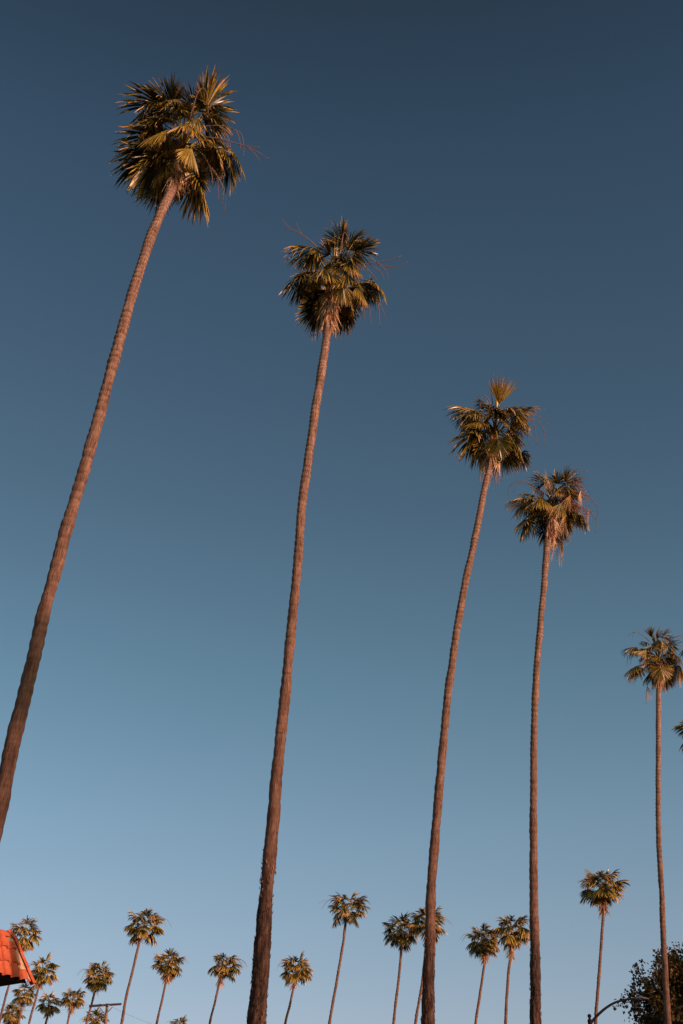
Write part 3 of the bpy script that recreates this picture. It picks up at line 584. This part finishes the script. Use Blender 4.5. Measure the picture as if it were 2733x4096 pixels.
# ------------------------------------------------------------------ house corner with clay tile roof
M_TILE = simple_noisy('clay_tile', (0.37, 0.082, 0.036), (0.52, 0.12, 0.052), 7, 0.8, 0.25)
M_MORTAR = simple_noisy('mortar', (0.52, 0.36, 0.22), (0.40, 0.26, 0.16), 18, 0.95, 0.6)
M_STUCCO = simple_noisy('stucco', (0.07, 0.045, 0.036), (0.09, 0.058, 0.045), 12, 0.95, 0.4)
M_WOOD = simple_noisy('dark_wood', (0.03, 0.02, 0.016), (0.05, 0.033, 0.026), 8, 0.85, 0.3, (1, 1, 6), spec=0.03)
A_ = R_(33.7); DD = V((math.sin(A_), math.cos(A_), 0)); NN = V((math.cos(A_), -math.sin(A_), 0)); UZ = V((0, 0, 1))
def house():
    E = at_dist(115, 3923, 36.2)                      # lower corner of the tile field
    Wd, Hh, Ln, HS = .39, 1.14, 8.0, .52
    slope = (-NN * Wd + UZ * Hh); SL = slope.length; sd = slope / SL; up = sd.cross(-DD).normalized()
    if up.dot(NN) < 0: up = -up
    base = V((E.x, E.y, 0)) - DD * 5 - NN * 3
    root = empty('tiled_house', base, 'house corner with red clay tile roof poking in at the lower left edge', 'house')
    top = E + slope
    # steep tiled edge of a flat roof: deck panels front and end, flat roof behind
    dk = MB(); o = E - up * .10
    i0 = [dk.vert(p) for p in (o - DD * Ln, o + DD * .02, o + slope - DD * (HS - .02), o + slope - DD * Ln)]
    i1 = [dk.vert(V(dk.v[i]) - up * .06) for i in i0]
    dk.face(tuple(i0), 0, False); dk.face(tuple(reversed(i1)), 0, False)
    for k in range(4): dk.face((i0[k], i1[k], i1[(k + 1) % 4], i0[(k + 1) % 4]), 0, False)
    e0 = [dk.vert(p) for p in (o - NN * .03, o - NN * 6.4, o - NN * 6.0 + UZ * Hh - DD * HS, o + slope - DD * HS - NN * .03)]
    e1 = [dk.vert(V(dk.v[i]) - DD * .08) for i in e0]
    dk.face(tuple(e0), 0, False); dk.face(tuple(reversed(e1)), 0, False)
    for k in range(4): dk.face((e0[k], e1[k], e1[(k + 1) % 4], e0[(k + 1) % 4]), 0, False)
    dk.box(o + slope - DD * Ln - UZ * .3 - NN * 5.6, DD * (Ln - HS - .2), NN * 5.5, UZ * .12)
    roof = dk.build('roof', M_WOOD, root)
    tb = MB(); rng = random.Random(3); pitch = .312; rows = 3; rl = SL / rows
    for c in range(int(Ln / pitch)):
        x0 = .20 + pitch * c                          # distance of the crest from the corner
        for r in range(rows):
            lim = min(SL, max(0.0, (x0 - .10) / HS) * SL)
            t0 = r * rl - .05; t1 = min((r + 1) * rl + .06, lim)
            if t1 - t0 < .10: continue
            j = rng.uniform(-.01, .01); A = []; B = []; f = (t1 - t0) / (rl + .11)
            prof = [(.215, .03), (.18, .006), (.145, .0)] + [(math.cos(math.pi * k / 8) * .115, math.sin(math.pi * k / 8) * .085 + .004) for k in range(9)] + [(-.13, .0)]
            for (x, h) in prof:
                A.append(tb.vert(E - DD * (x0 - x - j) + sd * t0 + up * (h * 1.05 + .045)))
                B.append(tb.vert(E - DD * (x0 - x * (1 - .06 * f) - j * .5) + sd * t1 + up * (h * .95 + .045 - .045 * f)))
            Cc = [tb.vert(V(tb.v[i]) - up * .022 + sd * .004) for i in A]
            for k in range(len(prof) - 1):
                tb.face((A[k], A[k + 1], B[k + 1], B[k])); tb.face((Cc[k], Cc[k + 1], A[k + 1], A[k]), 0, False)
    tb.build('roof_tiles', M_TILE, roof)
    def barrel(mb, p, d, n, s, L, r0, r1, thick=.02):
        A = []; B = []; A2 = []; B2 = []
        for k in range(11):
            an = math.pi * k / 10
            w_ = s * math.cos(an) + n * math.sin(an)
            A.append(mb.vert(p + w_ * r0)); B.append(mb.vert(p + d * L + w_ * r1)); A2.append(mb.vert(p + w_ * (r0 - thick))); B2.append(mb.vert(p + d * L + w_ * (r1 - thick)))
        for k in range(10):
            mb.face((A[k], A[k + 1], B[k + 1], B[k])); mb.face((A2[k], A2[k + 1], A[k + 1], A[k]), 0, False); mb.face((B2[k], B2[k + 1], A2[k + 1], A2[k]))
    rb = MB()
    nr = (UZ * .9 + up * .35).normalized(); sr = nr.cross(DD).normalized()
    for k in range(19):
        barrel(rb, top - DD * (HS - .05 + .46 * k) - UZ * .05, -DD, nr, sr, .52, .125, .11)
    rb.build('ridge_tiles', M_TILE, roof)
    # hip: a line of barrel tiles bedded in mortar down the corner
    hip = slope - DD * HS; hd = hip.normalized(); HL = hip.length
    nh = (NN * .45 + DD * .9); nh = (nh - hd * nh.dot(hd)).normalized(); sh = nh.cross(hd).normalized()
    kb = MB(); o = E + DD * .07
    n_ = 3; q = HL / n_
    for r in range(n_):
        barrel(kb, o + hd * (q * r - .10), hd, nh, sh, q + .07, .115, .10)
    barrel(kb, o + hip - hd * .16, (hd - DD * .9 + up * .1).normalized(), nh, sh, .34, .125, .12)
    kb.build('hip_tiles', M_TILE, roof)
    mm = MB(); n = 16; prev = None
    for i in range(n + 1):
        t = i / n; p = E + hip * t
        wv = .025 * math.sin(i * 2.1) + .018 * math.sin(i * 5.3)
        cur = (mm.vert(p - DD * (.20 + wv) + up * .02), mm.vert(p - DD * .12 + up * .06), mm.vert(p + DD * .0 + up * .06), mm.vert(p + DD * .10 - up * .06))
        if prev:
            for k in range(3): mm.face((prev[k], prev[k + 1], cur[k + 1], cur[k]))
        prev = cur
    mm.build('mortar_bed', M_MORTAR, roof)
    sf = MB()
    sf.box(E - DD * Ln - UZ * .045 - NN * 6.4, DD * (Ln - .08), NN * 6.27, UZ * .06)
    sf.box(E - DD * Ln - UZ * .17 - NN * .85, DD * (Ln - .5), NN * .2, UZ * .125)
    sf.build('soffit', M_WOOD, root)
    wb = MB(); wl = E - NN * .62 - DD * .5
    wb.box(V((wl.x, wl.y, -.1)) - DD * (Ln - .8) - NN * 5.0, DD * (Ln - .8), NN * 5.0, UZ * (E.z - .045 + .1))
    wb.build('wall', M_STUCCO, root)
house()

# ------------------------------------------------------------------ street lamp
M_IRON = simple_noisy('dark_iron', (0.012, 0.012, 0.014), (0.02, 0.019, 0.021), 10, 0.9, 0.1, spec=0.0)
M_LAMPHEAD = simple_noisy('lamp_housing', (0.09, 0.092, 0.12), (0.12, 0.122, 0.15), 4, 0.5, 0, spec=0.4)
M_GLASS = simple_noisy('lamp_lens', (0.05, 0.045, 0.05), (0.06, 0.055, 0.06), 4, 0.3, 0)
def street_lamp():
    Y = 48.0
    top = on_y(2358, 4065, Y); x0 = top.x; k = (top - CAM).dot(FWD) / FPX
    root = empty('street_lamp', (x0, Y, 0), 'dark street lamp with ball finial and long curved arm', 'street lamp')
    mb = MB()
    def z(y): return on_y(2358, y, Y).z
    prof = [(0, .22), (.4, .22), (.5, .16), (1.2, .13), (z(4110), 9.2 * k), (z(4092), 8.7 * k), (z(4083), 9.6 * k), (z(4080), 8.6 * k), (z(4077), 6 * k), (z(4074), 5.0 * k), (z(4071), 4.2 * k)]
    mb.tube([V((x0, Y, h)) for h, _ in prof], [r for _, r in prof], 14)
    post = mb.build('post', M_IRON, root)
    fb = MB(); c = on_y(2358, 4064, Y); R = 8.0 * k; n = 10
    pts = [c + UZ * (-R * math.cos(math.pi * i / n)) for i in range(n + 1)]
    fb.tube(pts, [max(.003, R * math.sin(math.pi * i / n)) for i in range(n + 1)], 16)
    fb.build('finial', M_IRON, post)
    ab = MB()
    arm = spline([on_y(x, y, Y) for x, y in ((2360, 4096), (2368, 4087), (2390, 4062), (2420, 4035), (2455, 4013), (2490, 4001), (2520, 3996), (2542, 3995))], 6)
    n = len(arm); ab.tube(arm, [(6.0 - 2.2 * i / (n - 1)) * k for i in range(n)], 10)
    ab.build('arm', M_IRON, root)
    hb = MB()
    hd = [(2538, 3995.0, 3.6, 3.4), (2544, 3992.5, 6, 5), (2562, 3991, 8, 6), (2568, 3992.5, 9, 5), (2575, 3994, 8, 3.8), (2588, 3995, 6, 2.2), (2597, 3995.3, 2.5, 1.2)]
    rings = []
    for (x, y, ww, hh) in hd:
        p = on_y(x, y, Y)
        rings.append([hb.vert(p + V((0, math.cos(a) * ww * 1.6 * k, math.sin(a) * hh * 1.25 * k * (1.0 if math.sin(a) > 0 else .7)))) for a in [i * math.pi / 6 for i in range(12)]])
    for i in range(len(rings) - 1):
        for j in range(12): hb.face((rings[i][j], rings[i][(j + 1) % 12], rings[i + 1][(j + 1) % 12], rings[i + 1][j]))
    hb.face(tuple(rings[0][::-1])); hb.face(tuple(rings[-1]))
    head = hb.build('lamp_head', M_LAMPHEAD, root)
    gb = MB(); p = on_y(2556, 3997.2, Y); n = 8
    gb.tube([p + UZ * (.02 - .05 * i / n) for i in range(n + 1)], [max(.004, 9 * k * math.cos(i / n * 1.55)) for i in range(n + 1)], 14)
    gb.build('lens', M_GLASS, head)
street_lamp()

# ------------------------------------------------------------------ utility pole and wires
M_POLE = simple_noisy('weathered_pole', (0.20, 0.115, 0.085), (0.30, 0.18, 0.135), 5, 0.9, 0.4, (6, 6, .6))
M_ARM = simple_noisy('dark_timber', (0.03, 0.02, 0.018), (0.05, 0.034, 0.028), 7, 0.9, 0.3, spec=0.03)
M_STEEL = simple_noisy('grey_steel', (0.10, 0.09, 0.09), (0.14, 0.13, 0.13), 9, 0.6, 0)
M_PLATE = simple_noisy('pale_plate', (0.45, 0.33, 0.26), (0.36, 0.26, 0.2), 9, 0.7, 0)
def utility_pole():
    Y = 75.0
    tp = on_y(430, 4014, Y); bt = on_y(423, 4096, Y); sl = (tp.x - bt.x) / (tp.z - bt.z)
    k = (tp - CAM).dot(FWD) / FPX
    base = V((tp.x - sl * tp.z * .3, Y, 0))
    root = empty('utility_pole', base, 'brown wooden utility pole with one crossarm among the far palms', 'utility pole')
    mb = MB(); mb.tube([base - UZ * .1, base.lerp(tp, .4), V((bt.x, Y, bt.z)), tp], [.17, .15, 6.2 * k, 5.7 * k], 14)
    mb.build('pole', M_POLE, root)
    L = on_y(359, 4028.5, Y - .35); Rr = on_y(487, 4020, Y + .35); Fr = V((0, -1, 0))
    d = (Rr - L); h = UZ * 7.2 * k; th = V((d.y, -d.x, 0)).normalized() * .11
    ab = MB(); ab.box(L - UZ * 3.6 * k + V((0, -.22, 0)), d, th, h)
    arm = ab.build('crossarm', M_ARM, root)
    fr = lambda x, y, dy=.28: on_y(x, y, Y - dy)
    for (x0, y0, x1, y1) in ((400, 4030, 420, 4055), (451, 4027, 433, 4047)):
        b = MB(); b.tube([fr(x0, y0, .30), fr(x1, y1, .14)], .022, 6); b.build('brace', M_STEEL, root)
    for (x, y) in ((411, 4025), (435, 4023)):
        b = MB(); c = fr(x, y, .38); b.box(c - V((3.0 * k, 0, 2.2 * k)), V((6 * k, 0, .0)), V((0, .04, 0)), UZ * 4.6 * k); b.build('plate', M_PLATE, arm)
    b = MB(); p = fr(400, 4023, .2)
    b.tube([p, p + UZ * 5.5 * k], .016, 6); b.tube([p + UZ * 5.6 * k - V((3 * k, 0, 0)), p + UZ * 5 * k + V((8 * k, 0, 0))], .02, 6)
    b.tube([p + UZ * 1.6 * k, p + UZ * 3.4 * k, p + UZ * 4.4 * k], [.045, .05, .03], 8)
    b.build('insulator', M_STEEL, arm)
    for lab, (q0, q1, sag) in (('thin overhead wire running left from the crossarm insulator', (fr(400, 4017, .2), on_y(-300, 3975, 92), .35)), ('thin overhead wire running left below the upper one', (fr(400, 4026, .2), on_y(-300, 3990, 92), .5)), ('thin overhead wire sloping down to the right of the utility pole', (fr(452, 4029, .2), on_y(980, 4180, 60), .3))):
        b = MB(); n = 14
        b.tube([q0.lerp(q1, i / n) - UZ * sag * 4 * (i / n) * (1 - i / n) for i in range(n + 1)], .005, 4)
        o = b.build('overhead_wire', M_STEEL, None, loc=q0); tag(o, lab, 'wire', 'overhead wires')
utility_pole()

# ------------------------------------------------------------------ ground, road, pavements
def sheet(name, corners, z, m, t=0.0):
    b = MB(); i = [b.vert(V((x, y, z))) for x, y in corners]; b.face(tuple(i), 0, False)
    if t:
        j = [b.vert(V((x, y, z - t))) for x, y in corners]
        for k in range(len(i)): b.face((i[k], j[k], j[(k + 1) % len(i)], i[(k + 1) % len(i)]), 0, False)
    o = b.build(name, m, None); o['kind'] = 'structure'; return o
M_GRASS = simple_noisy('dry_grass', (0.06, 0.065, 0.02), (0.10, 0.085, 0.035), .8, 0.95, 0.4)
M_ASPH = simple_noisy('asphalt', (0.045, 0.043, 0.042), (0.06, 0.057, 0.055), 3, 0.9, 0.2)
M_CONC = simple_noisy('concrete', (0.30, 0.27, 0.24), (0.36, 0.33, 0.29), 2, 0.9, 0.2)
M_PAINT, _t, _b = mat('road_paint', (0.7, 0.55, 0.12), 0.7)
sheet('ground', [(-1500, -1500), (1500, -1500), (1500, 1500), (-1500, 1500)], 0.0, M_GRASS)
P0 = V((-7.5, 24.5, 0))                                     # on the palm row
def strip_quad(off0, off1, a=-150, b=260):
    return [tuple((P0 + DD * s + NN * o).xy) for s, o in ((a, off0), (b, off0), (b, off1), (a, off1))]
sheet('road', strip_quad(2.2, 13.2), 0.006, M_ASPH)
sheet('road_marking', strip_quad(7.6, 7.72), 0.012, M_PAINT)
sheet('pavement', strip_quad(-3.2, 2.2), 0.13, M_CONC, 0.2)
sheet('pavement', strip_quad(13.2, 17.5), 0.13, M_CONC, 0.2)
